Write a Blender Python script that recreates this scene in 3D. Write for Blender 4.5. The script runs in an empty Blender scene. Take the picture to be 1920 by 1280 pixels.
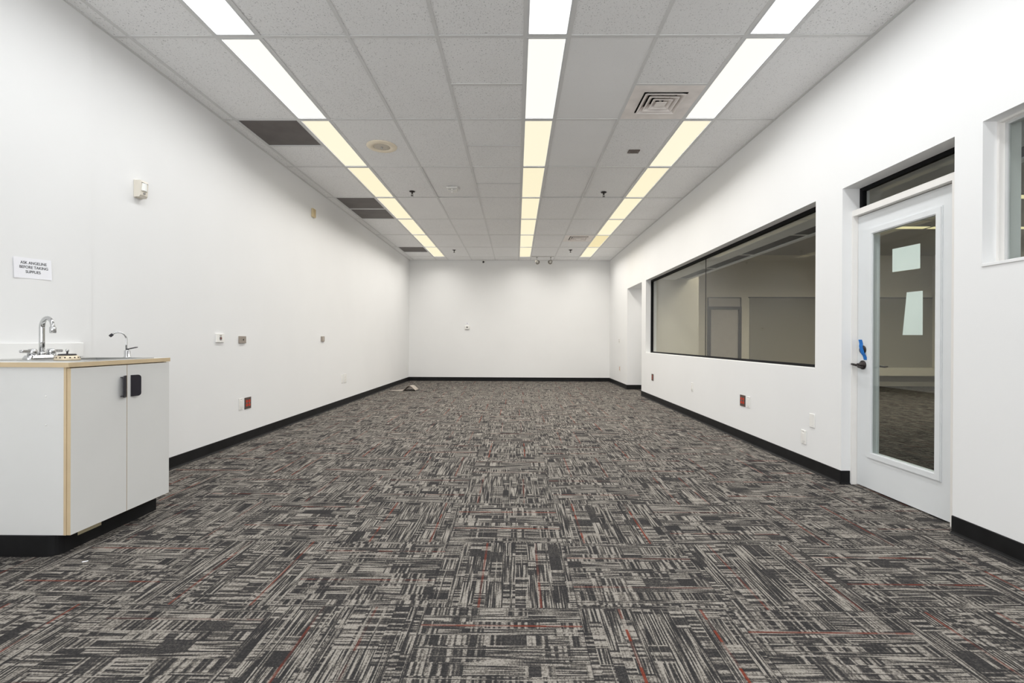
import bpy, bmesh, math, random
from mathutils import Vector, Matrix, Euler

# ------------------------------------------------------------------ scene, camera, world, exposure
scene = bpy.context.scene
COL = scene.collection
XL, XR = -2.809, 2.429            # left and right wall faces
YB, YR = 12.302, -2.70            # far wall, rear wall (behind the camera)
ZC = 3.147                        # ceiling plane
CZ = 1.061                        # camera height
TS = 1.2192                       # ceiling module
Y0 = 3.239                        # one of the cross tees

cam_d = bpy.data.cameras.new('camera')
cam = bpy.data.objects.new('camera', cam_d)
COL.objects.link(cam)
cam_d.sensor_fit = 'HORIZONTAL'
cam_d.sensor_width = 36.0
cam_d.lens = 36.0 * 884.11 / 1920.0
cam_d.clip_start = 0.05
cam_d.clip_end = 100


def cam_rot(yaw, pitch, roll):
    cy, sy, cp, sp, cr, sr = math.cos(yaw), math.sin(yaw), math.cos(pitch), math.sin(pitch), math.cos(roll), math.sin(roll)
    rz = Matrix(((cy, sy, 0), (-sy, cy, 0), (0, 0, 1)))
    rx = Matrix(((1, 0, 0), (0, cp, sp), (0, -sp, cp)))
    ry = Matrix(((cr, 0, -sr), (0, 1, 0), (sr, 0, cr)))
    m = ry @ rx @ rz              # rows: right, forward, up
    right, fwd, up = m[0], m[1], m[2]
    return Matrix((right, up, -fwd)).transposed()


cam.matrix_world = Matrix.Translation((0, 0, CZ)) @ cam_rot(0.009272, -0.002078, -0.004152).to_4x4()
scene.camera = cam

world = bpy.data.worlds.new('world')
scene.world = world
world.use_nodes = True
world.node_tree.nodes['Background'].inputs[0].default_value = (0.5, 0.55, 0.6, 1)
world.node_tree.nodes['Background'].inputs[1].default_value = 0.05

scene.view_settings.view_transform = 'Standard'
scene.view_settings.look = 'None'
scene.view_settings.exposure = 0.0
scene.view_settings.gamma = 1.0
scene.view_settings.use_curve_mapping = False
scene.cycles.max_bounces = 14
scene.cycles.diffuse_bounces = 7
scene.cycles.transparent_max_bounces = 16

LAMP_W = 10.3                     # one ceiling troffer
ROOM2_W = 22.0                     # one troffer of the neighbouring room
FILL_W = 100.0                      # added fill light behind the camera

# unseen area light added behind the camera to lift walls and ceiling
day = bpy.data.lights.new('rear_fill', 'AREA')
day.shape = 'RECTANGLE'
day.size, day.size_y = 4.8, 2.5
day.energy = FILL_W
day.color = (0.96, 0.98, 1.0)
fill_o = bpy.data.objects.new('rear_fill', day)
COL.objects.link(fill_o)
fill_o.location = (-0.2, YR + 0.06, 1.45)
fill_o.rotation_euler = (math.radians(90), 0, 0)


# ------------------------------------------------------------------ node helpers
def s2l(c):
    return c / 12.92 if c <= 0.04045 else ((c + 0.055) / 1.055) ** 2.4


def rgb(r, g, b):
    return (s2l(r / 255), s2l(g / 255), s2l(b / 255), 1)


class NT:
    def __init__(self, name):
        self.mat = bpy.data.materials.new(name)
        self.mat.use_nodes = True
        self.t = self.mat.node_tree
        self.t.nodes.clear()
        self.out = self.t.nodes.new('ShaderNodeOutputMaterial')

    def n(self, kind, **kw):
        nd = self.t.nodes.new(kind)
        for k, v in kw.items():
            setattr(nd, k, v)
        return nd

    def put(self, sock, v):
        if hasattr(v, 'is_output'):
            self.t.links.new(v, sock)
        else:
            sock.default_value = v

    def m(self, op, a, b=0.0, c=0.0):
        nd = self.n('ShaderNodeMath', operation=op)
        self.put(nd.inputs[0], a)
        self.put(nd.inputs[1], b)
        self.put(nd.inputs[2], c)
        return nd.outputs[0]

    def mixf(self, f, a, b):
        return self.m('ADD', a, self.m('MULTIPLY', f, self.m('SUBTRACT', b, a)))

    def mixc(self, f, a, b, blend='MIX'):
        nd = self.n('ShaderNodeMix', data_type='RGBA', blend_type=blend)
        self.put(nd.inputs[0], f)
        self.put(nd.inputs[6], a)
        self.put(nd.inputs[7], b)
        return nd.outputs[2]

    def xyz(self, x=0.0, y=0.0, z=0.0):
        nd = self.n('ShaderNodeCombineXYZ')
        self.put(nd.inputs[0], x)
        self.put(nd.inputs[1], y)
        self.put(nd.inputs[2], z)
        return nd.outputs[0]

    def wn(self, x=0.0, y=0.0, z=0.0):
        nd = self.n('ShaderNodeTexWhiteNoise', noise_dimensions='3D')
        self.t.links.new(self.xyz(x, y, z), nd.inputs['Vector'])
        return nd.outputs['Value']

    def noise(self, scale, detail=2.0, vec=None, rough=0.5):
        nd = self.n('ShaderNodeTexNoise')
        nd.inputs['Scale'].default_value = scale
        nd.inputs['Detail'].default_value = detail
        nd.inputs['Roughness'].default_value = rough
        if vec is not None:
            self.t.links.new(vec, nd.inputs['Vector'])
        return nd.outputs[0]

    def pos(self):
        return self.n('ShaderNodeNewGeometry').outputs['Position']

    def obj(self):
        return self.n('ShaderNodeTexCoord').outputs['Object']

    def ramp(self, f, stops):
        nd = self.n('ShaderNodeValToRGB')
        el = nd.color_ramp.elements
        while len(el) < len(stops):
            el.new(0.5)
        for e, (p, c) in zip(el, stops):
            e.position = p
            e.color = c
        self.put(nd.inputs[0], f)
        return nd.outputs[0]

    def bump(self, h, strength, dist=0.002):
        nd = self.n('ShaderNodeBump')
        nd.inputs['Strength'].default_value = strength
        nd.inputs['Distance'].default_value = dist
        self.t.links.new(h, nd.inputs['Height'])
        return nd.outputs[0]

    def principled(self, color, rough=0.5, metal=0.0, spec=0.5, normal=None, emit=None, emit_s=0.0):
        p = self.n('ShaderNodeBsdfPrincipled')
        self.put(p.inputs['Base Color'], color)
        self.put(p.inputs['Roughness'], rough)
        p.inputs['Metallic'].default_value = metal
        p.inputs['Specular IOR Level'].default_value = spec
        if normal is not None:
            self.t.links.new(normal, p.inputs['Normal'])
        if emit is not None:
            p.inputs['Emission Color'].default_value = emit
            p.inputs['Emission Strength'].default_value = emit_s
        self.t.links.new(p.outputs[0], self.out.inputs[0])
        return self.mat


def paint(name, col, rough=0.6, var=0.03, scale=3.0, spec=0.3, bump=0.0, bscale=220.0, metal=0.0):
    t = NT(name)
    f = t.noise(scale, 3.0, t.pos())
    lo = tuple(c * (1 - var) for c in col[:3]) + (1,)
    hi = tuple(min(1, c * (1 + var)) for c in col[:3]) + (1,)
    c = t.ramp(f, [(0.3, lo), (0.7, hi)])
    nrm = t.bump(t.noise(bscale, 2.0, t.pos()), bump) if bump else None
    return t.principled(c, rough, metal, spec, nrm)


WHITE = paint('white_wall_paint', (0.83, 0.832, 0.83), 0.62, 0.012, 1.3, 0.25, 0.08, 160)
TRIMW = paint('white_trim_paint', (0.82, 0.80, 0.77), 0.42, 0.015, 6, 0.4)
DOORW = paint('white_door_enamel', (0.74, 0.76, 0.77), 0.38, 0.01, 5, 0.45)
REVEAL = paint('grey_white_sash_paint', (0.62, 0.63, 0.63), 0.5, 0.02, 8, 0.3)
BLACKV = paint('black_vinyl_base', (0.009, 0.009, 0.0095), 0.55, 0.3, 9, 0.2)
BLACKF = paint('black_window_frame', (0.008, 0.008, 0.009), 0.7, 0.1, 9, 0.12)
BLACKP = paint('black_plastic', (0.012, 0.010, 0.016), 0.38, 0.1, 9, 0.5)
LAMIN = paint('white_laminate', (0.71, 0.71, 0.695), 0.35, 0.012, 4, 0.4)
BEIGE = paint('beige_edge_band', rgb(205, 184, 150), 0.45, 0.04, 12, 0.4)
COUNTER = paint('pale_grey_laminate', (0.66, 0.66, 0.64), 0.3, 0.03, 10, 0.45)
PLATEW = paint('white_plate_plastic', (0.84, 0.83, 0.80), 0.35, 0.01, 10, 0.5)
PLATEG = paint('brushed_grey_plate', rgb(150, 140, 130), 0.4, 0.05, 60, 0.5)
PLATED = paint('dark_bronze_plate', rgb(84, 70, 64), 0.45, 0.05, 60, 0.5)
REDP = paint('red_orange_outlet_plastic', rgb(205, 62, 34), 0.4, 0.04, 20, 0.5)
CREAM = paint('cream_plastic', rgb(214, 196, 158), 0.45, 0.03, 12, 0.4)
IVORY = paint('ivory_plastic', rgb(222, 216, 204), 0.4, 0.02, 12, 0.45)
SLOT = paint('slot_dark', (0.02, 0.018, 0.016), 0.6, 0.1, 20, 0.2)
GREYSLOT = paint('slot_grey', (0.30, 0.29, 0.28), 0.6, 0.1, 20, 0.2)
CHROME = paint('chrome', (0.58, 0.585, 0.59), 0.12, 0.02, 9, 0.5, metal=1.0)
STEEL = paint('brushed_stainless', (0.52, 0.52, 0.51), 0.32, 0.05, 70, 0.5, metal=1.0)
DULLSTEEL = paint('cream_tarnished_steel', rgb(214, 200, 176), 0.4, 0.08, 40, 0.5, metal=0.35)
BRONZE = paint('dark_oiled_bronze', (0.035, 0.028, 0.026), 0.32, 0.15, 30, 0.5, metal=0.6)
GRID = paint('grey_white_tee_enamel', (0.71, 0.71, 0.705), 0.5, 0.02, 9, 0.3)
GAP = paint('dark_plenum', (0.03, 0.03, 0.03), 0.8, 0.1, 3, 0.1)
FIXT = paint('white_fixture_metal', (0.66, 0.67, 0.68), 0.4, 0.02, 9, 0.4)
VENTW = paint('dusty_white_vent_metal', rgb(242, 236, 232), 0.5, 0.08, 7, 0.3)
PAPER = paint('white_paper', (0.90, 0.90, 0.94), 0.7, 0.01, 8, 0.1)
PAPERG = paint('thin_white_sheet', (0.84, 0.88, 0.87), 0.7, 0.01, 8, 0.1)
INK = paint('black_ink', (0.05, 0.05, 0.055), 0.7, 0.05, 30, 0.1)
BLUET = paint('blue_masking_tape', rgb(38, 112, 190), 0.6, 0.05, 60, 0.2)
TAPE = paint('buff_masking_tape', rgb(186, 176, 146), 0.6, 0.06, 50, 0.2)
SHEET = paint('beige_grey_vinyl_sheet', rgb(168, 158, 147), 0.5, 0.05, 20, 0.3)
SPKRING = paint('aged_beige_metal', rgb(244, 232, 210), 0.5, 0.03, 15, 0.3)
R2WALL = paint('taupe_fabric_wall', (0.62, 0.585, 0.50), 0.85, 0.06, 90, 0.1, 0.2, 400)
R2LOW = paint('dark_taupe_fabric_panel', (0.25, 0.235, 0.20), 0.85, 0.08, 90, 0.1, 0.2, 400)
R2TRIM = paint('dark_door_frame_paint', (0.03, 0.028, 0.027), 0.7, 0.05, 9, 0.1)
R2DOOR = paint('taupe_door_paint', (0.40, 0.37, 0.34), 0.6, 0.04, 9, 0.3)
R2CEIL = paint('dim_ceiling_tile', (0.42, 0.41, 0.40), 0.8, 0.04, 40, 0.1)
R2SOFF = paint('grey_soffit_paint', (0.85, 0.86, 0.87), 0.6, 0.03, 9, 0.2)
R2LEDGE = paint('pale_taupe_ledge', (0.46, 0.43, 0.36), 0.6, 0.03, 9, 0.2)


def mat_brushed_dark():
    t = NT('dark_perforated_metal')
    p = t.obj()
    v = t.n('ShaderNodeTexVoronoi')
    v.inputs['Scale'].default_value = 130
    v.inputs['Randomness'].default_value = 0.0
    t.t.links.new(p, v.inputs['Vector'])
    f = t.m('LESS_THAN', v.outputs['Distance'], 0.30)
    c = t.mixc(f, rgb(112, 106, 103), rgb(52, 48, 46))
    c = t.mixc(t.noise(5.0, 2.0, p), c, rgb(82, 76, 74))
    return t.principled(c, 0.55, 0.0, 0.35)


DARKP = mat_brushed_dark()


def mat_tile():
    t = NT('mineral_fibre_tile')
    p = t.pos()
    geo = t.n('ShaderNodeSeparateXYZ')
    t.t.links.new(p, geo.inputs[0])
    # worm-hole fissures: stretched noise, thresholded; a share of the tiles are the smooth kind
    mp = t.n('ShaderNodeMapping')
    mp.inputs['Scale'].default_value = (1.0, 0.75, 1.0)
    t.t.links.new(p, mp.inputs[0])
    a = t.noise(115.0, 2.0, mp.outputs[0], 0.6)
    b = t.noise(260.0, 1.0, p, 0.5)
    holes = t.m('MULTIPLY', t.m('SUBTRACT', a, 0.60), 9.0)
    pins = t.m('MULTIPLY', t.m('SUBTRACT', b, 0.66), 9.0)
    h = t.m('MAXIMUM', holes, pins)
    hc = t.n('ShaderNodeClamp')
    t.t.links.new(h, hc.inputs[0])
    at = t.n('ShaderNodeAttribute', attribute_name='fissure')
    f = t.m('MULTIPLY', hc.outputs[0], t.m('MULTIPLY', at.outputs['Fac'], 0.75))
    base = t.ramp(t.noise(1.7, 2.0, p), [(0.3, (0.875, 0.875, 0.875, 1)), (0.7, (0.905, 0.905, 0.905, 1))])
    c = t.mixc(f, base, (0.26, 0.26, 0.26, 1))
    return t.principled(c, 0.85, 0.0, 0.1, t.bump(hc.outputs[0], 0.25, -0.002))


TILE = mat_tile()


def mat_carpet(name='striped_carpet_tile', gain=1.0):
    t = NT(name)
    sp = t.n('ShaderNodeSeparateXYZ')
    t.t.links.new(t.pos(), sp.inputs[0])
    T = 0.6015
    gx = t.m('DIVIDE', t.m('SUBTRACT', sp.outputs[0], -0.352), T)
    gy = t.m('DIVIDE', t.m('SUBTRACT', sp.outputs[1], 1.870), T)
    ix, iy = t.m('FLOOR', gx), t.m('FLOOR', gy)
    fx, fy = t.m('SUBTRACT', gx, ix), t.m('SUBTRACT', gy, iy)
    par = t.m('FLOORED_MODULO', t.m('ADD', ix, iy), 2.0)
    s = t.mixf(par, fy, fx)                     # along the yarn
    a = t.mixf(par, fx, fy)                     # across the yarn
    tid = t.wn(ix, iy, 3.3)
    tseed = t.m('MULTIPLY', tid, 97.0)
    def n3(x, y, z, detail=0.0):
        nd = t.n('ShaderNodeTexNoise', noise_dimensions='3D')
        t.t.links.new(t.xyz(x, y, z), nd.inputs['Vector'])
        nd.inputs['Scale'].default_value = 1.0
        nd.inputs['Detail'].default_value = detail
        return nd.outputs[0]

    def sharp(v, k, c=0.5):
        cl = t.n('ShaderNodeClamp')
        t.t.links.new(t.m('ADD', t.m('MULTIPLY', t.m('SUBTRACT', v, c), k), 0.5), cl.inputs[0])
        return cl.outputs[0]
    # a mosaic of small patches: rows of uneven width, each cut into bricks of uneven length
    aw = t.m('ADD', a, t.m('MULTIPLY', n3(t.m('MULTIPLY', a, 6.0), 0.5, tseed), 0.20))
    band = t.m('FLOOR', t.m('MULTIPLY', aw, 10.5))
    rb = t.wn(band, tseed, 1.7)
    seg = t.m('FLOOR', t.m('ADD', t.m('MULTIPLY', s, t.m('ADD', 4.0, t.m('MULTIPLY', rb, 4.5))), t.m('MULTIPLY', rb, 9.0)))
    cell = t.m('ADD', band, t.m('MULTIPLY', seg, 17.0))
    kind = t.wn(cell, tseed, 5.1)
    tone = t.m('SUBTRACT', t.wn(cell, tseed, 8.9), 0.5)
    # streaks along the yarn, rungs across it
    along = n3(t.m('MULTIPLY', a, 100.0), t.m('MULTIPLY', s, 3.4), tseed, 0.6)
    cz = t.m('ADD', tseed, t.m('MULTIPLY', cell, 3.7))
    across = n3(t.m('MULTIPLY', a, 1.0), t.m('MULTIPLY', s, 50.0), cz, 0.0)
    va = sharp(along, 4.2)
    vr = sharp(across, 5.0)
    k1 = t.m('GREATER_THAN', kind, 0.40)
    k2 = t.m('GREATER_THAN', kind, 0.935)
    v = t.mixf(k1, va, t.m('ADD', t.m('MULTIPLY', vr, 0.80), t.m('MULTIPLY', va, 0.20)))
    v = t.mixf(k2, v, t.m('ADD', 0.10, t.m('MULTIPLY', va, 0.10)))
    v = t.m('ADD', v, t.m('MULTIPLY', tone, 0.26))
    # a few rows run unbroken through the tile
    through = t.m('GREATER_THAN', n3(t.m('MULTIPLY', a, 33.0), t.m('MULTIPLY', s, 0.8), t.m('ADD', tseed, 7.0)), 0.615)
    v = t.mixf(t.m('MULTIPLY', through, 0.8), v, va)
    # tuft speckle and the ribs between rows
    tuft = t.wn(t.m('FLOOR', t.m('MULTIPLY', a, 112.0)), t.m('FLOOR', t.m('MULTIPLY', s, 150.0)), tseed)
    v = t.m('ADD', v, t.m('MULTIPLY', t.m('SUBTRACT', tuft, 0.5), 0.44))
    rib = t.m('ABSOLUTE', t.m('SUBTRACT', t.m('FRACT', t.m('MULTIPLY', a, 112.0)), 0.5))
    g = gain
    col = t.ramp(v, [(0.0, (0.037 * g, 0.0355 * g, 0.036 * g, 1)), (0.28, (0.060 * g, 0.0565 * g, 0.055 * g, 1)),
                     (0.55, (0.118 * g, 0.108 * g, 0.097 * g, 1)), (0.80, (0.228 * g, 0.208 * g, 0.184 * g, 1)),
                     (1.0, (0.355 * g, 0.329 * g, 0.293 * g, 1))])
    # one or two rust-red yarns in a tile
    def red_line(c0, dc, sd):
        c = t.m('ADD', c0, t.m('MULTIPLY', t.wn(ix, iy, sd), dc))
        on = t.m('LESS_THAN', t.m('ABSOLUTE', t.m('SUBTRACT', a, c)), 0.0085)
        rg = t.wn(t.m('FLOOR', t.m('MULTIPLY', s, 9.0)), tseed, sd + 3)
        return t.m('MULTIPLY', on, t.m('MINIMUM', 0.9, t.m('ADD', 0.05, t.m('MULTIPLY', rg, 1.25))))
    red = t.m('MAXIMUM', red_line(0.16, 0.22, 21.0), red_line(0.66, 0.24, 31.0))
    red = t.m('MULTIPLY', red, t.m('ADD', 0.35, t.m('MULTIPLY', t.wn(ix, iy, 44.0), 0.65)))
    col = t.mixc(red, col, (0.20 * g, 0.041 * g, 0.023 * g, 1))
    ribd = t.m('ADD', 0.62, t.m('MULTIPLY', rib, 0.90))
    vm = t.n('ShaderNodeVectorMath', operation='SCALE')
    t.t.links.new(col, vm.inputs[0])
    t.t.links.new(ribd, vm.inputs['Scale'])
    # seam between tiles
    ed = t.m('MINIMUM', t.m('MINIMUM', fx, t.m('SUBTRACT', 1.0, fx)), t.m('MINIMUM', fy, t.m('SUBTRACT', 1.0, fy)))
    seam = t.m('LESS_THAN', ed, 0.0035)
    c2 = t.mixc(t.m('MULTIPLY', seam, 0.6), vm.outputs[0], (0.03, 0.028, 0.03, 1))
    return t.principled(c2, 0.95, 0.0, 0.05)


CARPET = mat_carpet()
CARPET2 = mat_carpet('dimmed_striped_carpet', 0.42)  # same carpet darkened, the next room's dimness put into its colour


def mat_glass(name, tint, refl=1.0):
    t = NT(name)
    g = t.n('ShaderNodeNewGeometry')
    d = t.n('ShaderNodeVectorMath', operation='DOT_PRODUCT')
    t.t.links.new(g.outputs['Incoming'], d.inputs[0])
    t.t.links.new(g.outputs['Normal'], d.inputs[1])
    c = t.m('ABSOLUTE', d.outputs['Value'])
    p5 = t.m('POWER', t.m('SUBTRACT', 1.0, c), 5.0)
    f = t.m('MULTIPLY', t.m('ADD', 0.04, t.m('MULTIPLY', p5, 0.96)), refl)   # Schlick's Fresnel
    tr = t.n('ShaderNodeBsdfTransparent')
    tr.inputs[0].default_value = tint
    gl = t.n('ShaderNodeBsdfGlossy')
    gl.inputs['Roughness'].default_value = 0.0
    gl.inputs[0].default_value = (1, 1, 1, 1)
    mx = t.n('ShaderNodeMixShader')
    t.t.links.new(f, mx.inputs[0])
    t.t.links.new(tr.outputs[0], mx.inputs[1])
    t.t.links.new(gl.outputs[0], mx.inputs[2])
    t.t.links.new(mx.outputs[0], t.out.inputs[0])
    return t.mat


GLASS = mat_glass('clear_grey_glass', (0.93, 0.94, 0.925, 1), 0.65)
GLASSD = mat_glass('clear_door_glass', (0.93, 0.955, 0.94, 1))


def mat_diffuser(name, col, strength):
    t = NT(name)
    p = t.principled((0.12, 0.12, 0.11, 1), 0.5, 0.0, 0.1, None, col, strength)
    return p


# ------------------------------------------------------------------ mesh helpers
class MB:
    """collects shapes and links them as one mesh object"""

    def __init__(self):
        self.bm = bmesh.new()
        self.mi = 0

    def _tag(self, faces):
        for f in faces:
            f.material_index = self.mi

    def box(self, x0, x1, y0, y1, z0, z1, bevel=0.0, seg=2, rot=None, piv=None):
        if x0 > x1: x0, x1 = x1, x0
        if y0 > y1: y0, y1 = y1, y0
        if z0 > z1: z0, z1 = z1, z0
        r = bmesh.ops.create_cube(self.bm, size=1.0)
        vs = r['verts']
        c = Vector(((x0 + x1) / 2, (y0 + y1) / 2, (z0 + z1) / 2))
        for v in vs:
            v.co = Vector((v.co.x * (x1 - x0), v.co.y * (y1 - y0), v.co.z * (z1 - z0))) + c
        fs = {f for v in vs for f in v.link_faces}
        self._tag(fs)
        if bevel > 0:
            es = {e for v in vs for e in v.link_edges}
            rb = bmesh.ops.bevel(self.bm, geom=list(es), offset=bevel, segments=seg, affect='EDGES', profile=0.5)
            self._tag(rb['faces'])
            vs = list({v for f in rb['faces'] for v in f.verts} | {v for v in vs if v.is_valid})
        if rot is not None:
            pv = Vector(piv) if piv is not None else c
            M = Matrix.Translation(pv) @ Euler(rot).to_matrix().to_4x4() @ Matrix.Translation(-pv)
            for v in vs:
                v.co = M @ v.co
        return vs

    def poly_prism(self, pts, axis, a, b):
        """extrude a closed 2D outline along axis ('x','y','z') from a to b"""
        def P(u, v, w):
            return {'x': (w, u, v), 'y': (u, w, v), 'z': (u, v, w)}[axis]
        A = [self.bm.verts.new(P(u, v, a)) for u, v in pts]
        B = [self.bm.verts.new(P(u, v, b)) for u, v in pts]
        n = len(pts)
        fs = [self.bm.faces.new((A[i], A[(i + 1) % n], B[(i + 1) % n], B[i])) for i in range(n)]
        fs.append(self.bm.faces.new(A[::-1]))
        fs.append(self.bm.faces.new(B))
        self._tag(fs)
        return A + B

    def lathe(self, prof, origin=(0, 0, 0), axis=(0, 0, 1), seg=32, cap=True):
        """prof: list of (radius, height) along axis"""
        q = Vector((0, 0, 1)).rotation_difference(Vector(axis).normalized())
        o = Vector(origin)
        rings = []
        for r, h in prof:
            if r < 1e-6:
                rings.append([self.bm.verts.new(o + q @ Vector((0, 0, h)))])
            else:
                rings.append([self.bm.verts.new(o + q @ Vector((r * math.cos(2 * math.pi * i / seg), r * math.sin(2 * math.pi * i / seg), h))) for i in range(seg)])
        fs = []
        for A, B in zip(rings[:-1], rings[1:]):
            for i in range(seg):
                j = (i + 1) % seg
                if len(A) == 1 and len(B) == 1:
                    continue
                if len(A) == 1:
                    fs.append(self.bm.faces.new((A[0], B[j], B[i])))
                elif len(B) == 1:
                    fs.append(self.bm.faces.new((A[i], A[j], B[0])))
                else:
                    fs.append(self.bm.faces.new((A[i], A[j], B[j], B[i])))
        if cap:
            if len(rings[0]) > 1: fs.append(self.bm.faces.new(rings[0][::-1]))
            if len(rings[-1]) > 1: fs.append(self.bm.faces.new(rings[-1]))
        for f in fs:
            f.smooth = True
        self._tag(fs)

    def tube(self, pts, r, seg=14):
        pts = [Vector(p) for p in pts]
        rad = r if isinstance(r, (list, tuple)) else [r] * len(pts)
        rings = []
        t0 = (pts[1] - pts[0]).normalized()
        u = t0.orthogonal().normalized()
        for i, p in enumerate(pts):
            t = (pts[min(i + 1, len(pts) - 1)] - pts[max(i - 1, 0)]).normalized()
            u = (u - t * u.dot(t)).normalized()
            w = t.cross(u)
            rings.append([self.bm.verts.new(p + (u * math.cos(2 * math.pi * k / seg) + w * math.sin(2 * math.pi * k / seg)) * rad[i]) for k in range(seg)])
        fs = []
        for A, B in zip(rings[:-1], rings[1:]):
            for i in range(seg):
                j = (i + 1) % seg
                fs.append(self.bm.faces.new((A[i], A[j], B[j], B[i])))
        fs.append(self.bm.faces.new(rings[0][::-1]))
        fs.append(self.bm.faces.new(rings[-1]))
        for f in fs[:-2]:
            f.smooth = True
        self._tag(fs)

    def build(self, name, mats, parent=None, local=False, kind=None):
        bmesh.ops.recalc_face_normals(self.bm, faces=self.bm.faces)
        me = bpy.data.meshes.new(name)
        if parent is not None and not local:
            top = parent
            while top.parent is not None: top = top.parent
            d = Vector(top.get('_base', (0, 0, 0)))
            for v in self.bm.verts:
                v.co -= d
        self.bm.to_mesh(me)
        self.bm.free()
        for m in (mats if isinstance(mats, (list, tuple)) else [mats]):
            me.materials.append(m)
        o = bpy.data.objects.new(name, me)
        COL.objects.link(o)
        if parent is not None:
            o.parent = parent
        if kind:
            o['kind'] = kind
        return o


BASES = []


def tag(o, label=None, cat=None, group=None, kind=None):
    if label: o['label'] = label
    if cat: o['category'] = cat
    if group: o['group'] = group
    if kind: o['kind'] = kind
    return o


def thing(name, loc=(0, 0, 0), label=None, cat=None, group=None, rotz=0.0, kind=None):
    o = bpy.data.objects.new(name, None)
    COL.objects.link(o)
    o.location = loc
    o.rotation_euler = (0, 0, rotz)
    o.empty_display_size = 0.05
    o['_base'] = tuple(loc)
    BASES.append(o)
    return tag(o, label, cat, group, kind)


def copy_tree(o, parent=None):
    c = o.copy()
    COL.objects.link(c)
    c.parent = parent
    for ch in list(o.children):
        copy_tree(ch, c)
    if parent is None and c.type == 'EMPTY':
        BASES.append(c)
    return c


def struct(mb, name, mats):
    return mb.build(name, mats, kind='structure')


# ------------------------------------------------------------------ the room shell
m = MB()
m.box(XL - 0.25, 10.2, YR - 0.25, YB + 0.25, -0.12, 0.0)
floor = struct(m, 'floor', CARPET)

WT = 0.2
m = MB()
m.box(XL - WT, XL, 3.084, YB + WT, -0.12, ZC + 0.5)
m.box(XL - WT, XL + 0.007, YR - WT, 3.084, -0.12, ZC + 0.5)      # near stretch stands a touch proud
struct(m, 'wall_left', WHITE)

m = MB()
m.box(XL, XR + 0.2, YB, YB + WT, -0.12, ZC + 0.5)
struct(m, 'wall_back', WHITE)

m = MB()
m.box(XL, XR + 0.2, YR - WT, YR, -0.12, ZC + 0.5)
struct(m, 'wall_rear', WHITE)

W2 = (0.95, 2.485, 1.467, 2.213)
DR = (2.643, 3.543, 0.0, 2.203)
W1 = (3.857, 8.885, 0.845, 2.203)
AL = (9.170, 10.362, 0.0, 2.207)
XO = XR + WT                                                     # far face of the right wall
m = MB()
edges = [YR]
for (a, b, z0, z1) in (W2, DR, W1, AL):
    m.box(XR, XO, edges[-1], a, 0.0, ZC + 0.5)
    if z0 > 0: m.box(XR, XO, a, b, 0.0, z0)
    m.box(XR, XO, a, b, z1, ZC + 0.5)
    edges.append(b)
m.box(XR, XO, edges[-1], YB, 0.0, ZC + 0.5)
struct(m, 'wall_right', WHITE)

# alcove behind the far opening
m = MB()
m.box(XO, 3.47, AL[1], AL[1] + 0.1, 0, 2.32)
m.box(3.37, 3.47, AL[0], AL[1], 0, 2.32)
m.box(XO, 3.47, AL[0] - 0.1, AL[0], 0, 2.32)
m.box(XO, 3.37, AL[0], AL[1], AL[3], 2.32)
struct(m, 'wall_alcove', WHITE)


t = thing('ceiling_light', (2.98, 9.766, AL[3]), 'added round fill light in the ceiling of the white recess on the right', 'ceiling light')  # invented fixture, added to brighten the recess jamb
m = MB(); m.lathe([(0.075, 0.0), (0.095, -0.001), (0.095, -0.005), (0.075, -0.007)], (2.98, 9.766, AL[3]), seg=32, cap=False); m.build('trim_ring', TRIMW, t)
m = MB(); m.lathe([(0.074, -0.002), (0.0, -0.002)], (2.98, 9.766, AL[3]), seg=32, cap=False); m.build('lens', mat_diffuser('recess_fill_lens', (1.0, 0.95, 0.85, 1), 1.0), t)
ld = bpy.data.lights.new('recess_fill_lamp', 'AREA')
ld.shape = 'DISK'
ld.size = 0.13
ld.energy = 3.0
ld.color = (1.0, 0.97, 0.93)
lo = bpy.data.objects.new('recess_fill_lamp', ld)
COL.objects.link(lo)
lo.parent = t
lo.location = (0, 0, -0.006)


# black cove base: an extruded profile with a small toe
def base_run(mb, p0, p1, nrm, h=0.100):
    """cove base along p0->p1 (xy), nrm points into the room"""
    p0, p1, nv = Vector(p0), Vector(p1), Vector(nrm)
    prof = [(0, 0), (0.016, 0), (0.0155, 0.003), (0.009, 0.008), (0.006, 0.016), (0.0055, h - 0.003), (0.003, h), (0, h)]
    A = [mb.bm.verts.new((p0.x + nv.x * u, p0.y + nv.y * u, z)) for u, z in prof]
    B = [mb.bm.verts.new((p1.x + nv.x * u, p1.y + nv.y * u, z)) for u, z in prof]
    n = len(prof)
    for i in range(n):
        mb.bm.faces.new((A[i], A[(i + 1) % n], B[(i + 1) % n], B[i]))
    mb.bm.faces.new(A[::-1])
    mb.bm.faces.new(B)


m = MB(); base_run(m, (XL, 2.93), (XL, YB), (1, 0)); struct(m, 'baseboard_left', BLACKV)
m = MB(); base_run(m, (XL + 0.005, YB), (XR - 0.005, YB), (0, -1)); struct(m, 'baseboard_back', BLACKV)
m = MB()
base_run(m, (XR, AL[1]), (XR, YB), (-1, 0))
base_run(m, (XR - 0.005, AL[1]), (3.37, AL[1]), (0, -1))
base_run(m, (XR, DR[1]), (XR, AL[0]), (-1, 0))
base_run(m, (XR - 0.005, DR[1]), (2.492, DR[1]), (0, -1))
base_run(m, (XR, YR), (XR, DR[0]), (-1, 0))
struct(m, 'baseboard_right', BLACKV)

# ------------------------------------------------------------------ suspended ceiling
CX = [XL, -2.684, -2.083, -1.777, -1.166, -0.553, 0.052, 0.355, 0.953, 1.553, 1.860, XR]
LCOL = {2: 'left', 6: 'middle', 9: 'right'}                      # light columns
ROWS = list(range(-5, 8))
TW = 0.012                                                       # half of a tee


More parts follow.
